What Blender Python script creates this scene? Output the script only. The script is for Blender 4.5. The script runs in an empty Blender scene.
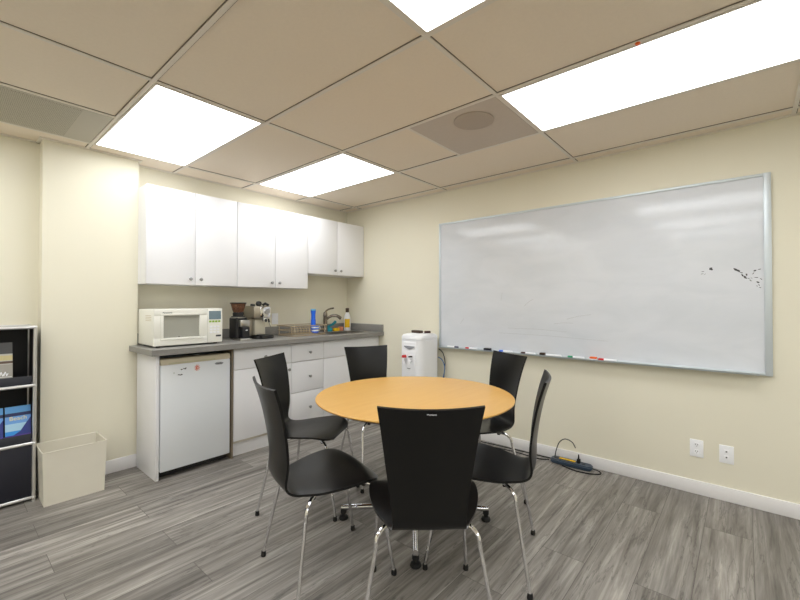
import bpy, bmesh, math, random
from mathutils import Vector, Matrix
random.seed(7)
SC = bpy.context.scene
COL = SC.collection
PI = math.pi

# ------------------------------------------------------------------ camera
cd = bpy.data.cameras.new('camera'); cam = bpy.data.objects.new('camera', cd); COL.objects.link(cam)
YAW, PITCH = math.radians(40.67), math.radians(0.67)
fw = Vector((math.cos(YAW) * math.cos(PITCH), math.sin(YAW) * math.cos(PITCH), math.sin(PITCH)))
cam.location = (-3.2622, -3.6645, 1.25)
cam.rotation_euler = fw.to_track_quat('-Z', 'Y').to_euler()
cd.sensor_width = 36.0; cd.lens = 399.91 / 800 * 36.0
cd.shift_x = -0.7 / 800; cd.shift_y = -2.0 / 800
cd.clip_start = 0.02; cd.clip_end = 60
SC.camera = cam

# ------------------------------------------------------------------ world, exposure
w = bpy.data.worlds.new('world'); SC.world = w; w.use_nodes = True
w.node_tree.nodes['Background'].inputs[0].default_value = (1, .98, .95, 1)
w.node_tree.nodes['Background'].inputs[1].default_value = 0.15
SC.view_settings.view_transform = 'Standard'; SC.view_settings.look = 'None'
SC.view_settings.gamma = 1; SC.view_settings.use_curve_mapping = False
SC.view_settings.exposure = 0.0
LAMP = 6.2                       # radiance of the fluorescent diffusers
LAMP_COL = (0.965, 0.985, 1.0)

# ------------------------------------------------------------------ materials
def lin(c):
    return tuple(((v / 255) / 12.92 if v / 255 <= .04045 else ((v / 255 + .055) / 1.055) ** 2.4) for v in c)
def mat(name, rgb, rough=.5, metal=0., spec=.5, noise=0., nscale=30., bump=0., coat=0., trans=0., alpha=1.):
    m = bpy.data.materials.new(name); m.use_nodes = True
    nt = m.node_tree; b = nt.nodes['Principled BSDF']
    c = (*lin(rgb), 1)
    b.inputs['Base Color'].default_value = c
    b.inputs['Roughness'].default_value = rough
    b.inputs['Metallic'].default_value = metal
    b.inputs['Specular IOR Level'].default_value = spec
    b.inputs['Coat Weight'].default_value = coat
    b.inputs['Transmission Weight'].default_value = trans
    b.inputs['Alpha'].default_value = alpha
    if noise or bump:
        tc = nt.nodes.new('ShaderNodeTexCoord'); n = nt.nodes.new('ShaderNodeTexNoise')
        n.inputs['Scale'].default_value = nscale; n.inputs['Detail'].default_value = 5
        nt.links.new(tc.outputs['Object'], n.inputs['Vector'])
        if noise:
            mx = nt.nodes.new('ShaderNodeMix'); mx.data_type = 'RGBA'
            mx.inputs[6].default_value = tuple(v * (1 - noise) for v in c[:3]) + (1,)
            mx.inputs[7].default_value = tuple(min(1, v * (1 + noise)) for v in c[:3]) + (1,)
            nt.links.new(n.outputs['Fac'], mx.inputs[0]); nt.links.new(mx.outputs[2], b.inputs['Base Color'])
        if bump:
            bp = nt.nodes.new('ShaderNodeBump'); bp.inputs['Strength'].default_value = bump; bp.inputs['Distance'].default_value = .002
            nt.links.new(n.outputs['Fac'], bp.inputs['Height']); nt.links.new(bp.outputs[0], b.inputs['Normal'])
    return m
M = {}
M['wall'] = mat('cream wall paint', (233, 228, 209), .75, noise=.015, nscale=3, spec=.25)
M['ceil'] = mat('ceiling tile', (240, 228, 211), .95, noise=.03, nscale=60, bump=.25, spec=.1)
M['tee'] = mat('ceiling tee bar', (232, 225, 214), .6)
M['shadowline'] = mat('painted shadow line', (112, 101, 88), .9)  # shade along the tee bar edges, painted as dark strips
M['trim'] = mat('white baseboard', (238, 236, 236), .45)
M['lam'] = mat('white laminate', (242, 242, 245), .35, noise=.008, nscale=6)
M['lamin'] = mat('cabinet carcass', (215, 208, 196), .5)
M['chip'] = mat('tan cabinet edge', (128, 116, 98), .7, noise=.15, nscale=80)
M['counter'] = mat('grey stone laminate', (136, 134, 130), .38, noise=.16, nscale=220)
M['steel'] = mat('brushed steel', (190, 188, 184), .28, 1.)
M['chrome'] = mat('chrome', (225, 225, 228), .1, 1.)
M['satin'] = mat('satin metal', (160, 160, 160), .35, 1.)
M['black'] = mat('black plastic', (22, 22, 24), .4)
M['blackm'] = mat('matte black metal', (15, 15, 21), .55)
M['rubber'] = mat('black rubber', (16, 16, 17), .7)
M['white'] = mat('white plastic', (246, 247, 250), .32)
M['fridge'] = mat('white enamel', (232, 236, 240), .3, noise=.008, nscale=8, bump=.02)
M['cream'] = mat('off white plastic', (240, 239, 230), .35)
M['beige'] = mat('beige plastic', (203, 192, 166), .45)
M['bin'] = mat('cream painted steel', (228, 223, 208), .45, noise=.03, nscale=10)
M['red'] = mat('red plastic', (200, 22, 28), .4)
M['blue'] = mat('blue plastic', (28, 104, 228), .3)
M['navy'] = mat('navy plastic', (28, 34, 80), .4)
M['green'] = mat('green plastic', (20, 135, 95), .4)
M['orange'] = mat('orange plastic', (240, 105, 30), .4)
M['yellow'] = mat('yellow label', (232, 186, 22), .5)
M['teal'] = mat('teal sponge', (30, 140, 160), .8, noise=.2, nscale=150)
M['brown'] = mat('dark brown', (76, 58, 44), .6, noise=.2, nscale=60)
M['darkred'] = mat('dark maroon', (58, 24, 24), .5)
M['strip'] = mat('blue grey plastic', (52, 66, 82), .35)
M['display'] = mat('lcd display', (120, 140, 150), .25)
M['lime'] = mat('green buttons', (150, 190, 60), .5)
M['ink'] = mat('dried marker ink', (62, 62, 66), .7)
M['inkfaint'] = mat('faint marker ghost', (203, 206, 210), .2)
M['grill'] = mat('microwave door screen', (168, 168, 158), .22, noise=.03, nscale=400)
M['rackwire'] = mat('tarnished wire', (196, 178, 150), .35, .6)
M['dullmetal'] = mat('dull dark chrome', (128, 120, 110), .25, .9)
M['hopper'] = mat('smoky plastic', (150, 105, 78), .15, trans=.6)
M['bean'] = mat('coffee beans', (92, 50, 26), .6, noise=.3, nscale=200)
M['espresso'] = mat('champagne metal', (178, 170, 155), .3, .75)
M['sensor'] = mat('speaker grille', (176, 166, 154), .8, noise=.1, nscale=400)
M['paper'] = mat('brochure paper', (190, 188, 180), .5)
M['silverframe'] = mat('aluminium frame', (206, 214, 218), .4, .35)
M['cable'] = mat('black cable', (14, 14, 15), .5)
M['bluecable'] = mat('blue tube', (60, 110, 170), .4)

def nodes(m): return m.node_tree.nodes, m.node_tree.links
# whiteboard enamel: glossy with faint erased smears
m = mat('whiteboard enamel', (216, 219, 225), .095, spec=.5); N, L = nodes(m); M['board'] = m
tc = N.new('ShaderNodeTexCoord'); mp = N.new('ShaderNodeMapping'); mp.inputs['Scale'].default_value = (1, 1.1, 3.2)
n1 = N.new('ShaderNodeTexNoise'); n1.inputs['Scale'].default_value = 2.2; n1.inputs['Detail'].default_value = 5; n1.inputs['Distortion'].default_value = .6
cr = N.new('ShaderNodeValToRGB'); cr.color_ramp.elements[0].position = .3; cr.color_ramp.elements[1].position = .62
cr.color_ramp.elements[0].color = (*lin((212, 216, 222)), 1); cr.color_ramp.elements[1].color = (*lin((220, 223, 229)), 1)
L.new(tc.outputs['Object'], mp.inputs[0]); L.new(mp.outputs[0], n1.inputs['Vector']); L.new(n1.outputs['Fac'], cr.inputs[0])
L.new(cr.outputs[0], N['Principled BSDF'].inputs['Base Color'])
# grey oak vinyl planks running along x
m = mat('grey vinyl planks', (120, 116, 112), .42, spec=.4); N, L = nodes(m); M['floor'] = m; B = N['Principled BSDF']
tc = N.new('ShaderNodeTexCoord')
br = N.new('ShaderNodeTexBrick'); br.inputs['Scale'].default_value = 1; br.inputs['Brick Width'].default_value = 1.22
br.inputs['Row Height'].default_value = .205; br.inputs['Mortar Size'].default_value = .0012; br.offset = .37; br.inputs['Mortar Smooth'].default_value = 0
br.inputs['Color1'].default_value = (0, 0, 0, 1); br.inputs['Color2'].default_value = (1, 1, 1, 1); br.inputs['Mortar'].default_value = (.5, .5, .5, 1)
L.new(tc.outputs['Object'], br.inputs['Vector'])
cmb = N.new('ShaderNodeCombineXYZ'); mul = N.new('ShaderNodeMath'); mul.operation = 'MULTIPLY'; mul.inputs[1].default_value = 17.
L.new(br.outputs['Color'], mul.inputs[0]); L.new(mul.outputs[0], cmb.inputs[2]); L.new(mul.outputs[0], cmb.inputs[0])
add = N.new('ShaderNodeVectorMath'); L.new(tc.outputs['Object'], add.inputs[0]); L.new(cmb.outputs[0], add.inputs[1])
mp = N.new('ShaderNodeMapping'); mp.inputs['Scale'].default_value = (.8, 13, 1); L.new(add.outputs[0], mp.inputs[0])
g = N.new('ShaderNodeTexNoise'); g.inputs['Scale'].default_value = 1.6; g.inputs['Detail'].default_value = 10; g.inputs['Roughness'].default_value = .66; g.inputs['Distortion'].default_value = .55
L.new(mp.outputs[0], g.inputs['Vector'])
mp2 = N.new('ShaderNodeMapping'); mp2.inputs['Scale'].default_value = (5, 120, 1); L.new(add.outputs[0], mp2.inputs[0])
g2 = N.new('ShaderNodeTexNoise'); g2.inputs['Scale'].default_value = 1.; g2.inputs['Detail'].default_value = 4
L.new(mp2.outputs[0], g2.inputs['Vector'])
r = N.new('ShaderNodeValToRGB'); e = r.color_ramp.elements
e[0].position = .32; e[0].color = (*lin((96, 91, 86)), 1)
e[1].position = .70; e[1].color = (*lin((182, 177, 170)), 1)
x = r.color_ramp.elements.new(.46); x.color = (*lin((130, 125, 119)), 1)
x = r.color_ramp.elements.new(.56); x.color = (*lin((150, 145, 139)), 1)
L.new(g.outputs['Fac'], r.inputs[0])
o1 = N.new('ShaderNodeMix'); o1.data_type = 'RGBA'; o1.blend_type = 'OVERLAY'; o1.inputs[0].default_value = .26
L.new(r.outputs[0], o1.inputs[6]); L.new(g2.outputs['Fac'], o1.inputs[7])
pv = N.new('ShaderNodeMapRange'); pv.inputs[3].default_value = .76; pv.inputs[4].default_value = 1.12; L.new(br.outputs['Color'], pv.inputs[0])
o2 = N.new('ShaderNodeVectorMath'); o2.operation = 'SCALE'; L.new(o1.outputs[2], o2.inputs[0]); L.new(pv.outputs[0], o2.inputs['Scale'])
o3 = N.new('ShaderNodeMix'); o3.data_type = 'RGBA'; L.new(br.outputs['Fac'], o3.inputs[0]); L.new(o2.outputs[0], o3.inputs[6]); o3.inputs[7].default_value = (*lin((88, 83, 79)), 1)
mp3 = N.new('ShaderNodeMapping'); mp3.inputs['Scale'].default_value = (.75, 7.5, 1); L.new(add.outputs[0], mp3.inputs[0])
g3 = N.new('ShaderNodeTexNoise'); g3.inputs['Scale'].default_value = 1.5; g3.inputs['Detail'].default_value = 7; g3.inputs['Roughness'].default_value = .6; L.new(mp3.outputs[0], g3.inputs['Vector'])
q1 = N.new('ShaderNodeMath'); q1.operation = 'SUBTRACT'; q1.inputs[1].default_value = .47; L.new(g3.outputs['Fac'], q1.inputs[0])
q2 = N.new('ShaderNodeMath'); q2.operation = 'ABSOLUTE'; L.new(q1.outputs[0], q2.inputs[0])
q3 = N.new('ShaderNodeMapRange'); q3.inputs[1].default_value = 0; q3.inputs[2].default_value = .014; q3.inputs[3].default_value = .6; q3.inputs[4].default_value = 1; L.new(q2.outputs[0], q3.inputs[0])
q4 = N.new('ShaderNodeVectorMath'); q4.operation = 'SCALE'; L.new(o3.outputs[2], q4.inputs[0]); L.new(q3.outputs[0], q4.inputs['Scale'])
L.new(q4.outputs[0], B.inputs['Base Color'])
bp = N.new('ShaderNodeBump'); bp.inputs['Strength'].default_value = .12; bp.inputs['Distance'].default_value = .001; L.new(g2.outputs['Fac'], bp.inputs['Height']); L.new(bp.outputs[0], B.inputs['Normal'])
# beech table top
m = mat('golden beech veneer', (222, 168, 84), .3, spec=.5); N, L = nodes(m); M['beech'] = m; B = N['Principled BSDF']
tc = N.new('ShaderNodeTexCoord'); mp = N.new('ShaderNodeMapping'); mp.inputs['Scale'].default_value = (2, 22, 2); mp.inputs['Rotation'].default_value = (0, 0, .7)
g = N.new('ShaderNodeTexNoise'); g.inputs['Scale'].default_value = 2; g.inputs['Detail'].default_value = 6
L.new(tc.outputs['Object'], mp.inputs[0]); L.new(mp.outputs[0], g.inputs['Vector'])
r = N.new('ShaderNodeValToRGB'); r.color_ramp.elements[0].color = (*lin((213, 161, 78)), 1); r.color_ramp.elements[1].color = (*lin((226, 178, 98)), 1)
L.new(g.outputs['Fac'], r.inputs[0]); L.new(r.outputs[0], B.inputs['Base Color'])
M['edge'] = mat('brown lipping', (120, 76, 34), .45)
# black stained ply
m = mat('black stained plywood', (13, 13, 13), .3, spec=.32); N, L = nodes(m); M['ply'] = m; B = N['Principled BSDF']
tc = N.new('ShaderNodeTexCoord'); g = N.new('ShaderNodeTexNoise'); g.inputs['Scale'].default_value = 9; g.inputs['Detail'].default_value = 6
mr = N.new('ShaderNodeMapRange'); mr.inputs[3].default_value = .26; mr.inputs[4].default_value = .34
L.new(tc.outputs['Object'], g.inputs['Vector']); L.new(g.outputs['Fac'], mr.inputs[0]); L.new(mr.outputs[0], B.inputs['Roughness'])
# lamp diffuser
m = bpy.data.materials.new('lamp diffuser'); m.use_nodes = True; N, L = nodes(m); M['lamp'] = m
N.remove(N['Principled BSDF']); em = N.new('ShaderNodeEmission'); em.inputs[0].default_value = (*LAMP_COL, 1); em.inputs[1].default_value = LAMP
L.new(em.outputs[0], N['Material Output'].inputs[0])
# perforated vent: grid of holes
m = mat('perforated metal', (170, 163, 148), .6); N, L = nodes(m); M['perf'] = m; B = N['Principled BSDF']
tc = N.new('ShaderNodeTexCoord'); mp = N.new('ShaderNodeMapping'); mp.inputs['Scale'].default_value = (95, 95, 95); mp.inputs['Rotation'].default_value = (0, 0, .785)
v = N.new('ShaderNodeTexVoronoi'); v.inputs['Randomness'].default_value = 0; v.inputs['Scale'].default_value = 1
L.new(tc.outputs['Object'], mp.inputs[0]); L.new(mp.outputs[0], v.inputs['Vector'])
r = N.new('ShaderNodeValToRGB'); r.color_ramp.interpolation = 'CONSTANT'; r.color_ramp.elements[0].color = (*lin((112, 108, 96)), 1); r.color_ramp.elements[1].position = .34; r.color_ramp.elements[1].color = (*lin((188, 182, 166)), 1)
L.new(v.outputs['Distance'], r.inputs[0]); L.new(r.outputs[0], B.inputs['Base Color'])
# ------------------------------------------------------------------ mesh helpers
class MB:
    """collects shapes into one mesh; org is subtracted so parts sit in their thing's frame"""
    def __init__(s, org=(0, 0, 0)): s.bm = bmesh.new(); s.o = Vector(org); s.mats = []; s.mi = 0
    def use(s, m):
        if m not in s.mats: s.mats.append(m)
        s.mi = s.mats.index(m); return s
    def _merge(s, b, smooth=False):
        for f in b.faces: f.material_index = s.mi; f.smooth = smooth
        me = bpy.data.meshes.new('t'); b.to_mesh(me); b.free(); me.transform(Matrix.Translation(-s.o)); s.bm.from_mesh(me); bpy.data.meshes.remove(me); return s
    def box(s, x0, x1, y0, y1, z0, z1, bev=0., rot=None, seg=2):
        b = bmesh.new(); bmesh.ops.create_cube(b, size=1)
        c = Vector(((x0 + x1) / 2, (y0 + y1) / 2, (z0 + z1) / 2))
        for v in b.verts: v.co = Vector((v.co.x * (x1 - x0), v.co.y * (y1 - y0), v.co.z * (z1 - z0)))
        if bev: bmesh.ops.bevel(b, geom=list(b.edges), offset=bev, segments=seg, affect='EDGES', profile=.5)
        for v in b.verts:
            if rot: v.co = rot @ v.co
            v.co += c
        return s._merge(b)
    def tube(s, pts, r, n=10, caps=True, taper=None):
        pts = [Vector(p) for p in pts]; b = bmesh.new(); rings = []
        up = None
        for i, p in enumerate(pts):
            t = (pts[min(i + 1, len(pts) - 1)] - pts[max(i - 1, 0)]).normalized()
            if up is None: up = t.orthogonal().normalized()
            up = (up - t * up.dot(t)).normalized(); sd = t.cross(up)
            rr = r if taper is None else r * taper[i]
            rings.append([b.verts.new(p + (up * math.cos(a) + sd * math.sin(a)) * rr) for a in [2 * PI * k / n for k in range(n)]])
        for a, c in zip(rings, rings[1:]):
            for k in range(n): b.faces.new((a[k], a[(k + 1) % n], c[(k + 1) % n], c[k]))
        if caps: b.faces.new(rings[0][::-1]); b.faces.new(rings[-1])
        return s._merge(b, True)
    def lathe(s, prof, c=(0, 0, 0), n=32, sx=1, sy=1):
        b = bmesh.new(); rings = []
        for r, z in prof:
            rings.append([b.verts.new((c[0] + sx * max(r, 1e-4) * math.cos(2 * PI * k / n), c[1] + sy * max(r, 1e-4) * math.sin(2 * PI * k / n), c[2] + z)) for k in range(n)])
        for a, d in zip(rings, rings[1:]):
            for k in range(n): b.faces.new((a[k], a[(k + 1) % n], d[(k + 1) % n], d[k]))
        b.faces.new(rings[0][::-1]); b.faces.new(rings[-1])
        return s._merge(b, True)
    def prism(s, out, a0, a1, axis='z', bev=0., smooth=False):
        b = bmesh.new()
        P = {'z': lambda u, v, h: (u, v, h), 'x': lambda u, v, h: (h, u, v), 'y': lambda u, v, h: (u, h, v)}[axis]
        lo = [b.verts.new(P(u, v, a0)) for u, v in out]; hi = [b.verts.new(P(u, v, a1)) for u, v in out]
        n = len(out); b.faces.new(lo[::-1]); b.faces.new(hi)
        for k in range(n): b.faces.new((lo[k], lo[(k + 1) % n], hi[(k + 1) % n], hi[k]))
        bmesh.ops.recalc_face_normals(b, faces=list(b.faces))
        if bev:
            ed = [e for e in b.edges if (e.verts[0] in hi and e.verts[1] in hi) or (e.verts[0] in lo and e.verts[1] in lo)]
            bmesh.ops.bevel(b, geom=ed, offset=bev, segments=3, affect='EDGES')
        return s._merge(b, smooth)
    def text(s, txt, size, place, depth=.0006):
        cu = bpy.data.curves.new('t', 'FONT'); cu.body = txt; cu.size = size; cu.extrude = depth; cu.align_x = 'CENTER'; cu.align_y = 'CENTER'
        ob = bpy.data.objects.new('t', cu); COL.objects.link(ob)
        dg = bpy.context.evaluated_depsgraph_get(); me = bpy.data.meshes.new_from_object(ob.evaluated_get(dg))
        bpy.data.objects.remove(ob); bpy.data.curves.remove(cu)
        me.transform(place); b = bmesh.new(); b.from_mesh(me); bpy.data.meshes.remove(me)
        return s._merge(b)
    def build(s, name, m=None, parent=None, sharp=35):
        me = bpy.data.meshes.new(name); bmesh.ops.recalc_face_normals(s.bm, faces=list(s.bm.faces)); s.bm.to_mesh(me); s.bm.free()
        for q in (s.mats or [m]): me.materials.append(M[q] if isinstance(q, str) else q)
        me.set_sharp_from_angle(angle=math.radians(sharp))
        o = bpy.data.objects.new(name, me); COL.objects.link(o)
        if parent: o.parent = parent
        else: o.location = s.o
        return o
def thing(name, label, cat, loc=(0, 0, 0), rz=0, group=None):
    o = bpy.data.objects.new(name, None); COL.objects.link(o); o.location = loc; o.rotation_euler = (0, 0, rz); o.empty_display_size = .1
    o['label'] = label; o['category'] = cat
    if group: o['group'] = group
    return o
def tag(o, label, cat, group=None):
    o['label'] = label; o['category'] = cat
    if group: o['group'] = group
    return o
def struct(o): o['kind'] = 'structure'; return o
def spline(pts, n=8):
    pts = [Vector(p) for p in pts]; out = []
    for i in range(len(pts) - 1):
        p0, p1, p2, p3 = pts[max(i - 1, 0)], pts[i], pts[i + 1], pts[min(i + 2, len(pts) - 1)]
        for k in range(n):
            t = k / n
            out.append(.5 * ((2 * p1) + (p2 - p0) * t + (2 * p0 - 5 * p1 + 4 * p2 - p3) * t * t + (3 * p1 - p0 - 3 * p2 + p3) * t ** 3))
    out.append(pts[-1]); return out
def rrect(x0, x1, y0, y1, r, n=6):
    o = []
    for cx, cy, a in ((x1 - r, y1 - r, 0), (x0 + r, y1 - r, 90), (x0 + r, y0 + r, 180), (x1 - r, y0 + r, 270)):
        for k in range(n + 1):
            t = math.radians(a + 90 * k / n); o.append((cx + r * math.cos(t), cy + r * math.sin(t)))
    return o
FACE_NX = Matrix.Rotation(-PI / 2, 4, 'Z') @ Matrix.Rotation(PI / 2, 4, 'X')   # text facing -x
FACE_NY = Matrix.Rotation(PI / 2, 4, 'X')                                      # text facing -y
def T(x, y, z): return Matrix.Translation((x, y, z))

# ------------------------------------------------------------------ the room
XL, YF, H = -5.2, -6.4, 2.344
struct(MB().box(XL - .1, .1, YF - .1, .1, -.1, 0).build('floor', 'floor'))
struct(MB().box(XL - .1, .1, 0, .1, 0, H + .15).build('wall_back', 'wall'))
struct(MB().box(0, .1, YF, 0, 0, H + .15).build('wall_right', 'wall'))
struct(MB().box(XL - .1, XL, YF, 0, 0, H + .15).build('wall_left', 'wall'))
struct(MB().box(XL - .1, .1, YF - .1, YF, 0, H + .15).build('wall_front', 'wall'))
PX0, PX1, PY = -2.803, -2.247, -.124
struct(MB().box(PX0, PX1, PY, 0, 0, H + .012).build('wall_pillar', 'wall'))
b = MB().box(-.012, 0, YF, -.60, 0, .088, .003)
b.build('baseboard_right', 'trim')['kind'] = 'structure'
b = MB().box(PX0, PX1 - .004, PY - .012, PY, 0, .096, .003); b.box(PX0 - .012, PX0, PY - .012, 0, 0, .096, .003)
struct(b.build('baseboard_pillar', 'trim'))
struct(MB().box(XL, PX0 - .012, -.012, 0, 0, .096, .003).build('baseboard_back', 'trim'))
struct(MB().box(XL, XL + .012, YF, -.012, 0, .096, .003).build('baseboard_left', 'trim'))
struct(MB().box(XL, -.012, YF, YF + .012, 0, .096, .003).build('baseboard_front', 'trim'))

# ceiling: tiles laid in a tee grid
cx = [-5.2, -5.02, -4.407, -3.795, -3.182, -2.57, -1.957, -1.345, -.7325, -.12, 0]
ry = [0, -.26, -1.46, -2.68, -3.89, -5.10, -6.31, -6.4]
b = MB(); b.use('ceil').box(XL, 0, YF, 0, H + .006, H + .15)
struct(b.build('ceiling'))
b = MB().use('tee'); tw = .010
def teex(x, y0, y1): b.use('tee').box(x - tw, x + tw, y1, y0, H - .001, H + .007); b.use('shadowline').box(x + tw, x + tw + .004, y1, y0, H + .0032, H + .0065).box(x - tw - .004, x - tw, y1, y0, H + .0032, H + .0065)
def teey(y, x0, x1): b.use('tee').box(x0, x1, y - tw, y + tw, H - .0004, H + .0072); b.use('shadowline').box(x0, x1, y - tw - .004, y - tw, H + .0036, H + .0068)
for x in cx[1:-1]: teex(x, 0, YF)
for y in ry[1:-1]: teey(y, XL, 0)
teey(-2.07, -1.345, -.7325); teey(-.85, -3.182, -2.57)
# wall angle
b.use('tee').box(XL, -.0005, -.02, -.0005, H - .002, H + .0055); b.use('tee').box(-.02, -.0005, YF, -.02, H - .0022, H + .0055)
b.box(PX0 - .02, PX1 + .02, PY - .02, PY, H - .002, H + .006)
b.box(PX0 - .02, PX0, PY, 0, H - .002, H + .006); b.box(PX1, PX1 + .02, PY, 0, H - .002, H + .006)
struct(b.build('trim_1'))

# lay-in fluorescent panels
def light_panel(i0, y0, y1, label):
    x0, x1 = cx[i0], cx[i0 + 1]
    t = thing('ceiling_light', label, 'ceiling light', ((x0 + x1) / 2, (y0 + y1) / 2, H), group='lay-in fluorescent ceiling panels')
    org = t.location
    f = MB(org); d = .022
    for a in ((x0 + .012, x0 + d, y1 + .012, y0 - .012), (x1 - d, x1 - .012, y1 + .012, y0 - .012), (x0 + d, x1 - d, y1 + .012, y1 + d), (x0 + d, x1 - d, y0 - d, y0 - .012)):
        f.box(*a, H - .003, H + .0055)
    f.build('lamp_frame', 'tee', t)
    MB(org).box(x0 + d, x1 - d, y1 + d, y0 - d, H - .001, H + .005).build('diffuser', 'lamp', t)
light_panel(5, ry[1], ry[2], 'bright ceiling light panel above the microwave, beside the pillar')
light_panel(7, ry[1], ry[2], 'bright ceiling light panel farthest from the camera, in front of the short wall cabinets')
light_panel(5, ry[3], ry[4], 'bright ceiling light panel cut off by the top centre edge of the photo')
light_panel(7, ry[3], ry[4], 'long bright ceiling light panel nearest the whiteboard, next to the round ceiling speaker')
light_panel(1, ry[1], ry[2], 'added unseen ceiling fill light panel at the far left of the room beside the left wall')  # left column of panels is out of view, added as extra fill light
light_panel(1, ry[3], ry[4], 'added unseen ceiling fill light panel beside the left wall, level with the camera')
light_panel(1, ry[5], ry[6], 'added unseen ceiling fill light panel in the rear left corner of the room')
light_panel(3, ry[1], ry[2], 'added unseen ceiling light panel on the left, over the black display rack side')  # remaining panels are unseen too, added to light the room evenly
light_panel(3, ry[3], ry[4], 'added unseen ceiling light panel overhead, behind the camera on the left')
light_panel(3, ry[5], ry[6], 'added unseen ceiling light panel at the rear left of the room behind the camera')
light_panel(5, ry[5], ry[6], 'added unseen ceiling light panel at the rear centre of the room behind the camera')
light_panel(7, ry[5], ry[6], 'added unseen ceiling light panel at the rear right of the room behind the camera')

# air vent left of the pillar
t = thing('ceiling_vent', 'perforated grey metal air vent in the ceiling above the pillar', 'air vent', (-2.876, -.555, H))
o = t.location
f = MB(o); x0, x1, y0, y1 = -3.168, -2.584, -.836, -.274
f.box(x0, x1, y0, y1, H - .001, H + .0055)
f.build('vent_frame', mat('grey vent metal', (186, 180, 166), .5), t)
MB(o).box(x0 + .02, x1 - .14, y0 + .02, y1 - .02, H - .0022, H - .001).build('perforated_plate', 'perf', t)
# ceiling speaker
t = thing('ceiling_speaker', 'taupe square ceiling speaker tile with a round grille', 'speaker', (-1.04, -2.375, H))
o = t.location
MB(o).box(-1.333, -.7445, -2.668, -2.082, H - .001, H + .0055).build('speaker_panel', mat('taupe speaker tile', (204, 193, 182), .8, noise=.04, nscale=40), t)
MB(o).lathe([(.118, 0), (.118, -.005), (.112, -.008), (.0, -.009)], (-1.165, -2.44, H - .001), 40).build('speaker_grille', mat('taupe speaker grille', (182, 170, 158), .8, noise=.12, nscale=500), t)
tag(MB((-1.3455, -3.332, H)).lathe([(.010, -.0012), (.010, -.006), (.006, -.009)], (-1.3455, -3.332, H), 16).build('ceiling_sticker', 'orange'), 'tiny orange sticker on the ceiling grid beside the long light panel', 'sticker')

# ------------------------------------------------------------------ whiteboard
BY0, BY1, BZ0, BZ1 = -1.38, -3.79, .812, 2.03
t = thing('whiteboard', 'very wide white dry-erase board with aluminium frame on the right wall', 'whiteboard', (0, (BY0 + BY1) / 2, BZ0))
o = t.location
MB(o).box(-.014, -.002, BY1 + .01, BY0 - .01, BZ0 + .01, BZ1 - .01).build('writing_surface', 'board', t)
f = MB(o); q = .018
f.box(-.022, -.001, BY1, BY0, BZ1 - q, BZ1, .003); f.box(-.022, -.001, BY1, BY0, BZ0, BZ0 + q, .003)
f.box(-.0235, -.001, BY0 - q, BY0 + .001, BZ0 - .001, BZ1 + .001, .003); f.box(-.0235, -.001, BY1 - .001, BY1 + .034, BZ0 - .001, BZ1 + .001, .003)
f.build('board_frame', 'silverframe', t)
f = MB(o); f.prism([(-.022, BZ0 + .012), (-.022, BZ0 + .004), (-.075, BZ0 + .004), (-.082, BZ0 + .016), (-.078, BZ0 + .016), (-.073, BZ0 + .009), (-.03, BZ0 + .009)], BY1 + .06, BY0 - .032, 'y')
f.build('pen_tray', 'silverframe', t)
# leftover pen marks near the right end
def blot(y, z, s, k=.5, rot=0):
    n = 9; pts = []; s *= 1.2
    for i in range(n):
        a = 2 * PI * i / n; r = s * random.uniform(.5, 1.15)
        u, v = r * math.cos(a), r * k * math.sin(a)
        pts.append((y + u * math.cos(rot) - v * math.sin(rot), z + u * math.sin(rot) + v * math.cos(rot)))
    MB(o).prism(pts, -.0146, -.0139, 'x').build('ink_mark', 'ink', t)
blot(-3.503, 1.467, .013, .8, .8); blot(-3.462, 1.452, .008, .25, .1); blot(-3.458, 1.437, .008, .2, -.3); blot(-3.472, 1.434, .006, .2, -.6)
for y, z, s, k, a in ((-3.625, 1.457, .013, .45, .6), (-3.638, 1.447, .011, .5, .7), (-3.652, 1.436, .007, .4, .3), (-3.656, 1.42, .008, .5, 1.2), (-3.668, 1.41, .008, .5, .3), (-3.676, 1.423, .009, .5, 1.1),
                      (-3.672, 1.402, .009, .35, .5), (-3.685, 1.399, .006, .4, 0), (-3.694, 1.386, .007, .3, .8), (-3.70, 1.40, .005, .3, .4), (-3.715, 1.445, .011, .5, -.5), (-3.708, 1.43, .007, .3, -.9),
                      (-3.735, 1.452, .009, .3, -.4), (-3.722, 1.403, .009, .22, .1), (-3.742, 1.393, .007, .3, .8), (-3.728, 1.373, .007, .6, .4), (-3.733, 1.358, .006, .3, 1.3), (-3.724, 1.352, .005, .3, 1.), (-3.737, 1.342, .005, .4, .3)):
    blot(y, z, s, k, a)
f = MB(o)
for y0, z0, y1, z1 in ((-2.04, 1.27, -2.05, 1.34), (-2.25, 1.22, -2.33, 1.28), (-2.02, .985, -2.9, .965), (-2.1, 1.03, -2.6, 1.02), (-2.6, 1.12, -2.78, 1.16), (-1.62, 1.05, -1.66, 1.10), (-2.5, 1.08, -2.65, 1.09)):
    f.tube([(-.0140, y0, z0), (-.0140, (y0 + y1) / 2, (z0 + z1) / 2 + .006), (-.0140, y1, z1)], .0022, 5)
f.build('erased_lines', 'inkfaint', t)

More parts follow.
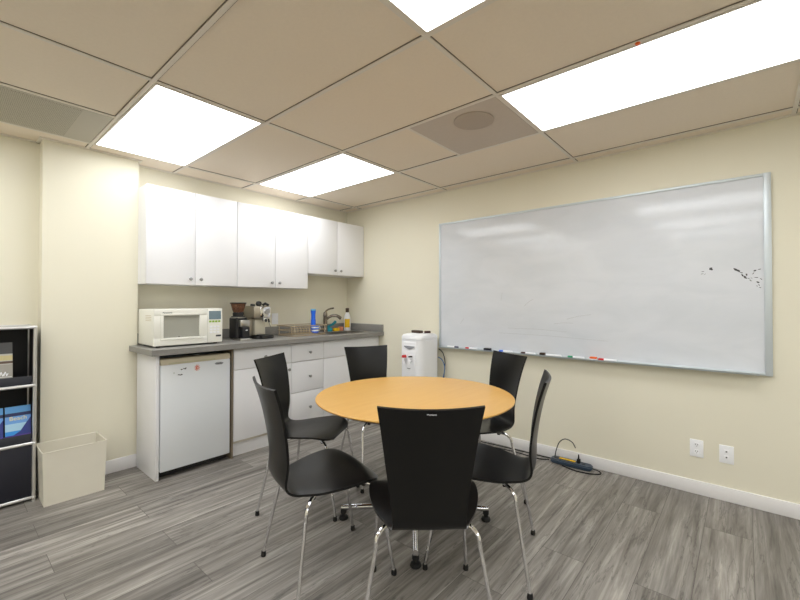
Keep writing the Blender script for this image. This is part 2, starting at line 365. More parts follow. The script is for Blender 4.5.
def marker(y, body, cap, label, ln=.12, flip=1):
    t = thing('marker', label, 'marker pen', (-.052, y, BZ0 + .0185), group='pens and erasers on the whiteboard tray')
    MB().tube([(0, -ln / 2 * flip, 0), (0, ln * .18 * flip, 0)], .0085, 12).build('pen_body', body, t)
    MB().tube([(0, ln * .18 * flip, 0), (0, ln * .46 * flip, 0), (0, ln / 2 * flip, 0)], .0092, 12, taper=[1, 1, .8]).build('cap', cap, t)
marker(-1.56, 'white', 'navy', 'white marker with a navy cap, first on the tray at the left', flip=-1)
marker(-1.76, 'white', 'red', 'white marker with a red cap, left part of the tray', flip=1)
marker(-2.10, 'white', 'blue', 'white marker with a bright blue cap beside the black eraser on the tray', flip=1)
marker(-2.30, 'white', 'darkred', 'white marker with a dark maroon cap, behind the top of a black chair back', flip=1)
marker(-2.51, 'white', 'white', 'all white marker in the middle of the tray', flip=1)
marker(-2.68, 'white', 'green', 'white marker with a green cap on the tray', flip=1)
marker(-2.90, 'white', 'red', 'white marker with a red cap, last on the tray at the right', flip=1)
def eraser(y, ln, c1, c2, label):
    t = thing('eraser', label, 'eraser', (-.05, y, BZ0 + .0095), group='pens and erasers on the whiteboard tray')
    MB().box(-.014, .014, -ln / 2, ln / 2, 0, .010, .001).build('felt', c2, t)
    MB().box(-.015, .015, -ln / 2, ln / 2, .010, .024, .003).build('grip', c1, t)
eraser(-1.925, .065, 'black', 'navy', 'small black eraser on the whiteboard tray left of the blue capped marker')
eraser(-2.42, .04, 'brown', 'black', 'tiny brown eraser in the middle of the whiteboard tray')
eraser(-2.805, .048, 'orange', 'white', 'orange eraser on the whiteboard tray near its right end')

# wall outlets
def outlet(loc, face, label, kind):
    t = thing('wall_outlet', label, 'outlet', loc, 0)
    f = MB()
    if face == 'x':
        f.box(-.006, -.0005, -.036, .036, -.056, .056, .002).build('cover_plate', 'white', t); g = MB()
        for s in (-1, 1):
            if kind == 'duplex':
                g.prism([(.017 * math.cos(a), s * .022 + .015 * math.sin(a)) for a in [2 * PI * k / 14 for k in range(14)]], -.008, -.0055, 'x')
                g2 = MB()
                for d in (-.006, .006): g2.box(-.0085, -.0078, d - .0013, d + .0013, s * .022 - .001, s * .022 + .008)
                g2.box(-.0085, -.0078, -.002, .002, s * .022 - .009, s * .022 - .005); g2.build('socket_slots', 'black', t)
            else:
                g.box(-.008, -.0055, -.011, .011, s * .018 - .011, s * .018 + .011, .001)
                MB().box(-.0085, -.0078, -.004, .004, s * .018 - .004, s * .018 + .004).build('jack_opening', 'ink', t)
        g.build('socket', 'white', t)
    else:
        f.box(-.036, .036, -.006, -.0005, -.056, .056, .002).build('cover_plate', 'white', t); g = MB()
        for s in (-1, 1):
            g.box(-.012, .012, -.009, -.0055, s * .022 - .014, s * .022 + .014, .002)
        g.build('socket', 'white', t)
outlet((0, -3.42, .297), 'x', 'white double power outlet on the right wall, left of the pair', 'duplex')
outlet((0, -3.572, .293), 'x', 'white data jack plate on the right wall, right of the pair', 'jack')
outlet((-.985, 0, 1.085), 'y', 'white outlet on the wall behind the espresso machine', 'duplex')

# ------------------------------------------------------------------ kitchen: wall cabinets
def knob(p, parent, org, face=-1):
    MB(org).tube([(p[0], p[1], p[2]), (p[0], p[1] - .010, p[2]), (p[0], p[1] - .012, p[2]), (p[0], p[1] - .022, p[2]), (p[0], p[1] - .026, p[2])], .0135, 14, taper=[.45, .4, .8, 1, .6]).build('knob', 'satin', parent)
def wall_cab(x0, x1, z0, z1, label, ks=1):
    t = thing('wall_cabinet', label, 'cabinet', ((x0 + x1) / 2, 0, z0), group='white wall cabinets'); o = t.location
    f = MB(o); th = .018
    f.box(x0, x0 + th, -.282, 0, z0, z1); f.box(x1 - th, x1, -.282, 0, z0, z1)
    f.box(x0 + th, x1 - th, -.282, 0, z0, z0 + th); f.box(x0 + th, x1 - th, -.282, 0, z1 - th, z1); f.box(x0 + th, x1 - th, -.010, 0, z0 + th, z1 - th)
    f.build('carcass', 'lam', t)
    xm = (x0 + x1) / 2
    for a, c, kx in ((x0 + .001, xm - .0018, xm - .04), (xm + .0018, x1 - .001, xm + .04)):
        d = MB(o).box(a, c, -.302, -.284, z0, z1, .0015).build('door', 'lam', t)
        knob((kx, -.302, z0 + .045), d, o)
    return t
wall_cab(-2.247, -1.545, 1.394, 2.135, 'white two-door wall cabinet above the microwave, against the pillar')
wall_cab(-1.542, -.797, 1.392, 2.135, 'white two-door wall cabinet, tall middle one above the coffee machines')
wall_cab(-.794, -.02, 1.55, 2.135, 'shorter white two-door wall cabinet above the sink in the corner')
struct(MB().box(-.02, 0, -.29, 0, 1.55, 2.135).build('trim_2', 'lam'))

# ------------------------------------------------------------------ base units
FY = -.548                                      # plane of the door fronts
tag(MB((-2.238, -.34, 0)).box(-2.252, -2.230, -.540, -.138, .0, .883, .001).build('end_panel', 'lam'), 'white upright end panel supporting the counter beside the small fridge', 'panel')
CT, CB = .924, .884
t = thing('countertop', 'long grey laminate countertop with backsplash running into the corner', 'countertop', (-1.15, -.31, CB)); o = t.location
SX0, SX1, SY0, SY1 = -.62, -.16, -.50, -.17
f = MB(o)
f.box(-2.302, SX0, -.616, -.126, CB, CT); f.box(-2.245, SX0, -.126, -.001, CB, CT)
f.box(SX1, -.001, -.616, -.001, CB, CT); f.box(SX0, SX1, -.616, SY0, CB, CT); f.box(SX0, SX1, SY1, -.001, CB, CT)
f.build('worktop', 'counter', t)
f = MB(o); f.box(-2.245, -.001, -.021, -.001, CT, 1.006, .002); f.box(-.021, -.001, -.61, -.021, CT, 1.006, .002)
f.build('backsplash', 'counter', t)
# sink
t = thing('sink', 'stainless steel sink basin let into the grey counter', 'sink', (-.39, -.335, CT)); o = t.location
f = MB(o)
f.box(SX0 - .012, SX1 + .012, SY0 - .012, SY0, CT, CT + .004); f.box(SX0 - .012, SX1 + .012, SY1, SY1 + .012, CT, CT + .004)
f.box(SX0 - .012, SX0, SY0, SY1, CT, CT + .004); f.box(SX1, SX1 + .012, SY0, SY1, CT, CT + .004)
f.build('rim', 'steel', t)
SX0 += .001; SX1 -= .001; SY0 += .001; SY1 -= .001
f = MB(o); f.box(SX0, SX0 + .002, SY0, SY1, .76, CT); f.box(SX1 - .002, SX1, SY0, SY1, .76, CT); f.box(SX0, SX1, SY0, SY0 + .002, .76, CT); f.box(SX0, SX1, SY1 - .002, SY1, .76, CT); f.box(SX0, SX1, SY0, SY1, .758, .76)
f.build('basin', 'steel', t)
# faucet
t = thing('faucet', 'chrome single lever faucet with arched spout on the counter', 'faucet', (-.435, -.13, CT)); o = t.location
fx, fy = -.435, -.13
MB(o).lathe([(.026, 0), (.026, .012), (.023, .02), (.023, .17), (.025, .18), (.02, .215), (.012, .225)], (fx, fy, CT), 20).build('faucet_body', 'dullmetal', t)
MB(o).tube(spline([(fx, fy, CT + .12), (fx + .025, fy - .02, CT + .158), (fx + .06, fy - .05, CT + .180), (fx + .10, fy - .08, CT + .178), (fx + .14, fy - .10, CT + .150)]), .015, 12, taper=[.8 + .5 * i / 32 for i in range(33)]).build('spout', 'dullmetal', t)
MB(o).tube(spline([(fx, fy, CT + .22), (fx + .02, fy, CT + .24), (fx + .06, fy - .01, CT + .258), (fx + .11, fy - .01, CT + .264)]), .0095, 8).build('lever', 'dullmetal', t)

# cabinet with drawer and two doors left of the drawers
def carcass(x0, x1, o, t):
    f = MB(o); f.use('lamin').box(x0, x0 + .016, -.528, -.02, .11, .883); f.box(x1 - .016, x1, -.528, -.02, .11, .883)
    f.box(x0 + .016, x1 - .016, -.528, -.02, .11, .126); f.box(x0 + .016, x1 - .016, -.03, -.02, .126, .883)
    f.use('lam').box(x0, x1, -.50, -.484, 0, .11)
    f.build('carcass', None, t)
def front(name, x0, x1, z0, z1, o, t, kn=None):
    d = MB(o).box(x0 + .0015, x1 - .0015, FY, FY + .018, z0, z1, .0015).build(name, 'lam', t)
    if kn: knob((kn[0], FY, kn[1]), d, o)
    return d
t = thing('base_cabinet', 'white base cabinet with one wide drawer over doors beside the fridge', 'cabinet', (-1.43, -.3, 0)); o = t.location
carcass(-1.690, -1.157, o, t)
front('drawer', -1.692, -1.157, .708, .872, o, t, (-1.42, .79))
front('door', -1.692, -1.157, .132, .703, o, t, (-1.185, .648))
MB(o).box(-1.708, -1.694, -.540, -.02, 0, .883).build('side_panel', 'chip', t)
t = thing('base_cabinet', 'white base cabinet of three stacked drawers in the middle of the counter', 'cabinet', (-.975, -.3, 0)); o = t.location
carcass(-1.156, -.788, o, t)
for z0, z1 in ((.708, .872), (.428, .703), (.132, .423)): front('drawer', -1.156, -.789, z0, z1, o, t, (-.955, (z0 + z1) / 2 - .005))
t = thing('base_cabinet', 'white sink base cabinet in the corner behind the black chair', 'cabinet', (-.40, -.3, 0)); o = t.location
f = MB(o); f.use('lamin').box(-.787, -.771, -.528, -.02, .11, .883); f.box(-.03, -.014, -.528, -.02, .11, .883); f.box(-.771, -.03, -.528, -.02, .11, .126); f.use('lam').box(-.787, -.014, -.50, -.484, 0, .11); f.build('carcass', None, t)
front('front_panel', -.788, -.012, .708, .872, o, t)
front('door', -.788, -.402, .132, .703, o, t, (-.44, .648)); front('door', -.400, -.012, .132, .703, o, t, (-.36, .648))

# small fridge
t = thing('mini_fridge', 'small white refrigerator under the left end of the counter', 'fridge', (-1.975, -.3, 0)); o = t.location
x0, x1 = -2.224, -1.722
MB(o).box(x0 + .004, x1 - .004, -.488, -.05, .03, .842, .006).build('cabinet_body', 'fridge', t)
d = MB(o).box(x0, x1, -.546, -.490, .052, .805, .007).build('door', 'fridge', t)
f = MB(o); f.prism([(-.490, .806), (-.546, .806), (-.546, .822), (-.536, .846), (-.490, .850)], x0, x1, 'x', .001).build('top_trim', 'beige', t)
f = MB(o).box(x0 + .05, x1 - .12, -.5485, -.5455, .808, .820, .001).build('door_handle', mat('grey beige grip strip', (186, 180, 150), .5), t)  # handle strip in grey-beige plastic
for px in (x0 + .05, x1 - .05):
    for py in (-.46, -.1): MB(o).lathe([(.018, 0), (.018, .012), (.012, .014), (.012, .03)], (px, py, 0), 12).build('foot', 'black', t)
MB(o).box(x0 + .01, x1 - .01, -.50, -.49, .01, .05).build('kick_plate', 'black', t)
f = MB(o); f.prism([(-1.812 + .034 * math.cos(a), .777 + .010 * math.sin(a)) for a in [2 * PI * k / 24 for k in range(24)]], -.5485, -.5458, 'y'); f.build('badge', mat('grey badge', (168, 172, 178), .4, .3), d)
MB(o).text('Danby', .020, T(-1.812, -.5490, .777) @ FACE_NY).build('badge_lettering', 'black', d)
f = MB(o)
for k in range(10):
    a = 2 * PI * k / 10; f.tube([(-1.977 + .006 * math.cos(a), -.5465, .762 + .006 * math.sin(a)), (-1.977 + .021 * math.cos(a), -.5465, .762 + .024 * math.sin(a))], .0022, 5)
f.tube([(-1.982, -.547, .75), (-1.977, -.547, .775)], .003, 5); f.build('starburst_sticker', mat('coral print', (226, 120, 92), .5), d)
for x, z, w_ in ((-2.065, .765, .010), (-2.057, .770, .004), (-2.100, .725, .012), (-2.085, .726, .006), (-2.086, .763, .006)): MB(o).box(x - w_, x + w_, -.5468, -.5458, z - .003, z + .003, rot=Matrix.Rotation(random.uniform(-.4, .4), 3, 'Y')).build('sticker_remnant', 'ink', d)
MB(o).box(-2.142, -2.132, -.5468, -.5458, .738, .748).build('faded_sticker', mat('faded grey print', (200, 206, 204), .5), d)

# microwave
t = thing('microwave', 'off-white microwave oven on the counter beside the pillar', 'microwave', (-2.0, -.3, CT)); o = t.location
x0, x1, y0, y1, z0, z1 = -2.246, -1.750, -.468, -.135, CT + .012, 1.203
MB(o).box(x0, x1, y0 + .02, y1, z0, z1, .008).build('case', 'cream', t)
xs = -1.870
f = MB(o); W0, W1, V0, V1 = -2.182, -1.928, z0 + .055, z1 - .048
f.box(x0, xs, y0, y0 + .02, z0, V0, .002); f.box(x0, xs, y0, y0 + .02, V1, z1, .002); f.box(x0, W0, y0, y0 + .02, V0, V1, .001); f.box(W1, xs, y0, y0 + .02, V0, V1, .001)
# raised frame around the window
f.box(W0 - .022, W1 + .022, y0 - .006, y0, V1, V1 + .016, .003); f.box(W0 - .022, W1 + .022, y0 - .006, y0, V0 - .016, V0, .003)
f.box(W0 - .022, W0, y0 - .006, y0, V0, V1, .003); f.box(W1, W1 + .022, y0 - .006, y0, V0, V1, .003)
d = f.build('door', 'cream', t)
MB(o).box(W0, W1, y0 + .010, y0 + .014, V0, V1).build('window', 'grill', d)
MB(o).box(-2.077, -2.069, y0 + .004, y0 + .0102, V0 + .002, V0 + .010, .002).build('door_latch', 'brown', d)
MB(o).box(xs + .002, x1, y0, y0 + .02, z0, z1, .003).build('control_panel', 'cream', t)
MB(o).box(xs + .012, x1 - .012, y0 - .0015, y0, z1 - .085, z1 - .018).build('display', 'display', t)
f = MB(o)
for k in range(4): f.box(xs + .014 + k * .0235, xs + .032 + k * .0235, y0 - .002, y0, z1 - .108, z1 - .094, .0008)
f.build('green_buttons', 'lime', t)
f = MB(o)
for k in range(3):
    for q in range(3): f.box(xs + .018 + k * .028, xs + .040 + k * .028, y0 - .0015, y0, z1 - .150 - q * .022, z1 - .136 - q * .022, .0006)
f.build('keypad', 'white', t)
MB(o).box(x1 - .052, x1 - .012, y0 - .002, y0, z0 + .045, z0 + .058).build('start_button', 'ink', t)
MB(o).text('Panasonic', .0165, T(-2.155, y0 - .0006, z1 - .027) @ FACE_NY).build('lettering', 'ink', t)
for k in range(4): MB(o).box(x0 - .0006, x0 + .001, -.42, -.30, z1 - .05 - k * .012, z1 - .046 - k * .012).build('side_vent', 'beige', t)
for px in (x0 + .04, x1 - .04):
    for py in (-.43, -.17): MB(o).lathe([(.014, 0), (.014, .014)], (px, py, CT), 12).build('foot', 'black', t)
(MB(o).tube(spline([(-1.752, -.16, CT + .09), (-1.71, -.17, CT + .06), (-1.67, -.20, CT + .02), (-1.64, -.16, CT + .05), (-1.69, -.13, CT + .08), (-1.72, -.15, CT + .03), (-1.66, -.18, CT + .008), (-1.62, -.12, CT + .03), (-1.66, -.08, CT + .01), (-1.70, -.12, CT + .012), (-1.64, -.20, CT + .005)]), .0045, 6).build('power_cord', 'cable', t))

# coffee grinder
gx, gy = -1.508, -.29
t = thing('coffee_grinder', 'black and chrome coffee grinder with bean hopper on the counter', 'coffee grinder', (gx, gy, CT)); o = t.location
MB(o).prism(rrect(gx - .062, gx + .055, gy - .045, gy + .09, .025), CT + .012, CT + .195, 'z', .006, True).build('grinder_body', 'black', t)
MB(o).prism(rrect(gx - .06, gx + .06, gy - .12, gy + .04, .03), CT, CT + .016, 'z', .003, True).build('drip_base', 'steel', t)
MB(o).box(gx - .035, gx + .052, gy - .075, gy - .03, CT + .115, CT + .175, .006).build('control_head', 'steel', t)
MB(o).box(gx - .026, gx + .042, gy - .095, gy - .046, CT + .018, CT + .112, .008).build('grounds_container', 'blackm', t)
MB(o).lathe([(.008, 0), (.008, .006)], (gx + .008, gy - .10, CT + .085), 12).build('indicator', 'white', t)
MB(o).lathe([(.058, 0), (.06, .008), (.045, .012), (.046, .04), (.04, .045)], (gx - .01, gy + .015, CT + .197), 28).build('hopper_collar', 'black', t)
MB(o).lathe([(.058, 0), (.062, .003), (.062, .009), (.056, .011)], (gx - .01, gy + .015, CT + .190), 28).build('steel_ring', 'steel', t)
f = MB(o).lathe([(.040, 0), (.048, .02), (.064, .078), (.066, .082)], (gx - .01, gy + .015, CT + .238), 28); h = f.build('bean_hopper', 'hopper', t)
MB(o).lathe([(.036, .002), (.044, .02), (.055, .058), (.03, .064)], (gx - .01, gy + .015, CT + .238), 24).build('beans', 'bean', h)
MB(o).lathe([(.069, 0), (.069, .006), (.06, .009)], (gx - .01, gy + .015, CT + .319), 28).build('hopper_lid', 'black', t)

# espresso machine
ex, ey = -1.315, -.27
t = thing('espresso_machine', 'champagne metal espresso machine with black knobs beside the grinder', 'espresso machine', (ex, ey, CT)); o = t.location
MB(o).box(ex - .075, ex + .060, ey + .04, ey + .20, CT + .012, CT + .20, .008).build('water_tank_body', 'espresso', t)
MB(o).box(ex - .085, ex + .075, ey - .06, ey + .20, CT + .185, CT + .295, .01).build('machine_head', 'espresso', t)
MB(o).box(ex - .030, ex + .076, ey - .075, ey - .055, CT + .19, CT + .292, .006).build('front_plate', 'chrome', t)
MB(o).box(ex - .050, ex + .055, ey - .015, ey + .06, CT + .03, CT + .175, .006).build('front_cover', mat('pale metal cover', (214, 208, 190), .4, .3), t)
MB(o).prism(rrect(ex - .08, ex + .085, ey - .10, ey + .20, .03), CT, CT + .022, 'z', .004, True).build('base', 'black', t)
MB(o).prism(rrect(ex - .045, ex + .080, ey - .14, ey - .01, .03), CT + .004, CT + .036, 'z', .004, True).build('drip_tray', 'black', t)
MB(o).tube([(ex + .015, ey - .07, CT + .190), (ex + .015, ey - .07, CT + .155)], .022, 16).build('brew_head', 'chrome', t)
MB(o).tube([(ex + .015, ey - .09, CT + .158), (ex - .02, ey - .15, CT + .165), (ex - .04, ey - .185, CT + .17)], .012, 10, taper=[.8, 1, 1.1]).build('portafilter_handle', 'black', t)
MB(o).tube([(ex + .062, ey - .05, CT + .19), (ex + .070, ey - .06, CT + .14), (ex + .078, ey - .07, CT + .10)], .005, 8).build('steam_wand', 'chrome', t)
MB(o).tube([(ex + .064, ey - .052, CT + .178), (ex + .069, ey - .058, CT + .145)], .009, 8).build('wand_grip', 'black', t)
f = MB(o).tube([(ex + .035, ey - .075, CT + .245), (ex + .035, ey - .09, CT + .245)], .024, 20).build('pressure_gauge', 'steel', t)
MB(o).lathe([(.0, .0), (.020, .008), (.028, .025), (.022, .045), (.0, .052)], (ex - .015, ey - .02, CT + .290), 20).build('top_knob', 'black', t)
MB(o).tube([(ex - .075, ey + .02, CT + .305), (ex - .04, ey + .0, CT + .300)], .011, 10).build('switch_lever', 'black', t)
MB(o).tube([(ex + .035, ey, CT + .30), (ex + .055, ey - .01, CT + .318), (ex + .085, ey - .02, CT + .300)], .013, 10).build('steam_knob', 'black', t)

# dish rack
t = thing('dish_rack', 'chrome wire dish rack on the counter left of the faucet', 'dish rack', (-.84, -.27, CT)); o = t.location
f = MB(o); x0, x1, y0, y1 = -1.04, -.645, -.41, -.14
def loop(z, g=0):
    p = rrect(x0 - g, x1 + g, y0 - g, y1 + g, .03, 4); p = [(a, c, z) for a, c in p]; return p + [p[0]]
f.tube(loop(CT + .006), .005, 6); f.tube(loop(CT + .10, .012), .005, 6); f.tube(loop(CT + .055, .006), .0035, 6)
for x, y in ((x0, y0 + .03), (x0, y1 - .03), (x1, y0 + .03), (x1, y1 - .03), (-.85, y0), (-.85, y1)): 
    f.tube([(x, y, CT + .004), (x, y, CT + .10)], .0042, 6)
f.build('frame', 'rackwire', t)
f = MB(o)
for k in range(12):
    x = x0 + .02 + k * .034; f.tube([(x, y0, CT + .016), (x, y1, CT + .016)], .002, 5)
    if k < 7: f.tube(spline([(x, y0 + .05, CT + .016), (x, y0 + .06, CT + .07), (x, y0 + .075, CT + .085), (x, y0 + .09, CT + .07), (x, y0 + .10, CT + .016)], 3), .002, 5)
f.build('wires', 'rackwire', t)
# blue bottle and cup in the rack
bx, by = -.685, -.245
t = thing('soap_bottle', 'tall bright blue bottle standing in the dish rack', 'bottle', (bx, by, CT + .02)); o = t.location
MB(o).lathe([(.022, 0), (.025, .01), (.025, .12), (.022, .14), (.022, .18), (.026, .215), (.026, .222)], (bx, by, CT + .02), 20).build('bottle_body', 'blue', t)
MB(o).lathe([(.028, 0), (.028, .012), (.02, .018)], (bx, by, CT + .242), 20).build('bottle_cap', mat('pale blue cap', (110, 180, 225), .3), t)
cxp, cyp = -.720, -.325
t = thing('striped_cup', 'blue and white striped cup in the dish rack below the blue bottle', 'cup', (cxp, cyp, CT + .019)); o = t.location
f = MB(o)
for k in range(5):
    f.use('blue' if k % 2 == 0 else 'white').lathe([(.034 + .001 * k, 0), (.035 + .001 * k, .0155)], (cxp, cyp, CT + .019 + k * .0155), 24)
f.build('cup_body', None, t)
MB(o).tube(spline([(cxp + .034, cyp, CT + .08), (cxp + .058, cyp, CT + .075), (cxp + .058, cyp, CT + .045), (cxp + .034, cyp, CT + .035)], 5), .005, 8).build('cup_handle', 'white', t)
# scrub things behind the sink
sx, sy = -.33, -.135
t = thing('dish_brush', 'teal scrubbing brush leaning behind the sink beside the faucet', 'brush', (sx, sy, CT)); o = t.location
MB(o).tube([(sx - .06, sy + .03, CT + .05), (sx + .02, sy + .02, CT + .085), (sx + .055, sy + .02, CT + .11)], .014, 10, taper=[.7, 1, 1.2]).build('brush_handle', 'teal', t)
MB(o).lathe([(.035, 0), (.04, .02), (.032, .045), (.0, .055)], (sx - .035, sy + .03, CT), 18).build('brush_head', 'teal', t)
tag(MB((-.28, -.12, CT)).box(-.315, -.245, -.155, -.110, CT, CT + .038, .008).build('sponge', 'yellow'), 'yellow sponge on the counter behind the sink', 'sponge')
tag(MB((-.24, -.12, CT)).box(-.240, -.185, -.150, -.105, CT, CT + .05, .01).build('scouring_pad', mat('salmon pad', (214, 140, 110), .9, noise=.2, nscale=120)), 'salmon coloured scouring pad beside the yellow sponge', 'sponge')
# cleaner bottle
bx, by = -.083, -.10
t = thing('soap_bottle', 'white bottle with yellow label and dark cap in the counter corner', 'bottle', (bx, by, CT)); o = t.location
f = MB(o).lathe([(.040, 0), (.044, .008), (.044, .13), (.036, .175), (.020, .205), (.017, .215)], (bx, by, CT), 26, sy=.75); f.build('bottle_body', 'white', t)
f = MB(o); n = 10
pts = [Vector((bx - .0455 * math.cos(a), by - .0455 * .75 * math.sin(a), 0)) for a in [math.radians(8 + 92 * k / n) for k in range(n + 1)]]
bmv = f.bm; lo = [bmv.verts.new(p + Vector((0, 0, CT + .035)) - f.o) for p in pts]; hi = [bmv.verts.new(p + Vector((0, 0, CT + .135)) - f.o) for p in pts]
for k in range(n): bmv.faces.new((lo[k], lo[k + 1], hi[k + 1], hi[k]))
f.build('yellow_label', 'yellow', t)
MB(o).lathe([(.020, 0), (.021, .045), (.016, .05)], (bx, by, CT + .213), 18).build('bottle_cap', 'brown', t)

# ------------------------------------------------------------------ water cooler
t = thing('water_cooler', 'white free-standing water cooler against the right wall beside the whiteboard', 'water cooler', (-.19, -1.265, 0)); o = t.location; wc = t
x0, x1, y0, y1 = -.345, -.040, -1.403, -1.136
out = rrect(x0, x1, y0, y1, .065, 8)
MB(o).prism(out, .02, .90, 'z', .006, True).build('cooler_body', 'white', t)
f = MB(o)
lv = [(0, .902), (-.0, .925), (.012, .945), (.05, .956)]
bmv = f.bm; rings = []
c = Vector(((x0 + x1) / 2, (y0 + y1) / 2, 0))
for ins, z in lv:
    ring = []
    for (u, v) in out:
        d = Vector((u, v, 0)) - c; d = d * (1 - ins / .15); ring.append(bmv.verts.new(c + d + Vector((0, 0, z)) - f.o))
    rings.append(ring)
n = len(out)
for a, d in zip(rings, rings[1:]):
    for k in range(n): bmv.faces.new((a[k], a[(k + 1) % n], d[(k + 1) % n], d[k])).smooth = True
bmv.faces.new(rings[-1]); bmv.faces.new(rings[0][::-1])
f.build('cooler_lid', 'white', t)
yc = -1.262
MB(o).box(x0 - .004, x0 + .01, yc - .085, yc + .07, .45, .88, .006).build('front_panel', 'white', t)
f = MB(o); f.prism([(yc - .07 + .125 * k / 12, .835 - .022 * math.sin(PI * k / 12)) for k in range(13)] + [(yc + .055, .842), (yc - .07, .842)], x0 - .010, x0 + .002, 'x'); f.build('finger_grip', mat('grey grip', (150, 152, 158), .5), t)  # grey crescent near the top of the front panel
def tap(y, m, nm):
    p = MB(o).tube([(x0, y, .715), (x0 - .03, y, .715), (x0 - .034, y, .68)], .010, 10).build('tap', 'white', t)
    f = MB(o); f.prism([(y - .016, .733), (y + .016, .733), (y + .006, .757), (y - .006, .757)], x0 - .045, x0 - .005, 'x', .001) if nm == 'r' else f.box(x0 - .04, x0 - .005, y - .011, y + .011, .740, .752, .002)
    f.build('tap_lever', m, p)
tap(-1.222, 'red', 'r'); tap(-1.295, 'black', 'b')
MB(o).text('Vitapur', .014, T(x0 - .0046, -1.262, .63) @ FACE_NX).build('lettering', 'ink', t)
MB(o).box(x0 - .03, x0, yc - .07, yc + .055, .44, .455, .003).build('drip_tray', 'satin', t)
MB(o).prism(rrect(x0 + .01, x1 - .01, y0 + .01, y1 - .01, .06, 6), 0, .02, 'z').build('plinth', 'black', t)
tag(MB((-.2, -1.23, .957)).box(-.235, -.19, -1.315, -1.195, .9565, .982, .004, rot=Matrix.Rotation(-.15, 3, 'Z')).build('eraser', 'brown'), 'dark brown oblong eraser lying on the water cooler lid', 'eraser')
tag(MB((-.2, -1.31, .957)).tube([(-.20, -1.332, .9685), (-.185, -1.352, .9685), (-.160, -1.375, .9685)], .0115, 8).build('marker', 'darkred'), 'short dark maroon pen on the water cooler lid behind the brown eraser', 'marker pen')
(MB((-.19, -1.265, 0)).tube(spline([(-.05, -1.395, .80), (-.03, -1.43, .76), (-.025, -1.45, .68), (-.025, -1.445, .60), (-.025, -1.42, .3), (-.03, -1.41, .1), (-.06, -1.44, .006), (-.07, -1.7, .006), (-.05, -2.1, .006), (-.045, -2.40, .006), (-.05, -2.485, .010)]), .0045, 6).build('power_cord', 'cable', wc))
(MB((-.19, -1.265, 0)).tube(spline([(-.06, -1.393, .72), (-.04, -1.42, .70), (-.03, -1.44, .66), (-.03, -1.45, .60), (-.03, -1.43, .5), (-.03, -1.40, .3)]), .0045, 6).build('water_tube', 'bluecable', wc))

# power strip on the floor
t = thing('power_strip', 'dark blue-grey power strip on the floor against the right baseboard', 'power strip', (-.075, -2.65, 0)); o = t.location
MB(o).prism(rrect(-.118, -.03, -2.80, -2.495, .035, 6), .002, .036, 'z', .008, True).build('housing', 'strip', t)
f = MB(o)
for k in range(6):
    y = -2.54 - k * .040; f.box(-.088, -.062, y - .012, y + .012, .0355, .0375, .001)
f.build('sockets', 'black', t)
MB(o).box(-.085, -.06, -2.68, -2.56, .0375, .041, .001).build('yellow_label', 'yellow', t)
f = MB(o).box(-.086, -.062, -2.715, -2.691, .037, .065, .003); f.tube([(-.074, -2.703, .06), (-.074, -2.703, .10)], .0075, 8, taper=[1, .5]); f.build('plug', 'rubber', t)
f = MB(o).tube(spline([(-.09, -2.53, .038), (-.085, -2.54, .10), (-.07, -2.56, .16), (-.06, -2.60, .19), (-.055, -2.65, .175), (-.055, -2.675, .135)]), .0038, 6); f.build('upright_cord', 'cable', t)
f = MB(o).tube(spline([(-.074, -2.80, .018), (-.07, -2.85, .008), (-.11, -2.86, .006), (-.15, -2.80, .006), (-.16, -2.70, .006), (-.13, -2.6, .006)]), .0042, 6); f.build('cord_tail', 'cable', t)
(MB(o).tube(spline([(-.10, -2.49, .016), (-.115, -2.40, .006), (-.10, -2.2, .006), (-.12, -1.95, .006), (-.10, -1.7, .006), (-.13, -1.5, .006), (-.10, -1.41, .006)]), .0045, 6).build('power_cord', 'cable', t))

# ------------------------------------------------------------------ display rack at the left
t = thing('display_rack', 'black metal display rack with chrome tube frame at the left edge', 'rack', (-3.2, -.13, 0)); o = t.location
RX0, RX1, RY0, RY1 = -3.60, -2.847, -.247, -.012
ZS = (.024, .364, .727, 1.094)
f = MB(o); r_ = .010
for x in (RX0, RX1):
    for y in (RY0, RY1): f.tube([(x, y, .0), (x, y, 1.094)], r_, 10)
for z in ZS:
    for y in (RY0, RY1): f.tube([(RX0, y, z), (RX1, y, z)], r_, 10)
    for x in (RX0, RX1): f.tube([(x, RY0, z), (x, RY1, z)], r_, 10)
f.build('tube_frame', M.setdefault('rackmetal', mat('bright satin chrome', (222, 222, 222), .3, .85)), t)
f = MB(o)
for z in ZS:
    for x in (RX0, RX1):
        for y in (RY0, RY1): f.lathe([(0, -.0125), (.009, -.0088), (.0125, 0), (.009, .0088), (0, .0125)], (x, y, z), 14)
f.build('ball_joints', 'rackmetal', t)
g_ = .006
f = MB(o); f.box(RX0 + g_, RX1 - g_, RY1 - .004, RY1 - .002, ZS[0], ZS[3])
f.build('back_panel', 'blackm', t)
for x in (RX0, RX1): MB(o).box(x - .0015, x + .0015, RY0 + .01, RY1 - .01, ZS[0], ZS[3]).build('side_panel', 'blackm', t)
for z in ZS: MB(o).box(RX0 + g_, RX1 - g_, RY0 + g_, RY1 - g_, z - .002, z + .002).build('shelf', 'blackm', t)
for z in (ZS[1], ZS[2]): MB(o).box(RX0 + g_, RX1 - .014, RY0 - .002, RY0 + .002, z + .008, z + .062, .001).build('front_lip', mat('dark grey lip', (44, 46, 54), .5), t)
MB(o).box(RX0 + g_, RX1 - .010, RY0 - .002, RY0 + .002, ZS[0] + .006, ZS[1] - .008, .001).build('drop_door', mat('navy black door', (26, 27, 40), .5), t)
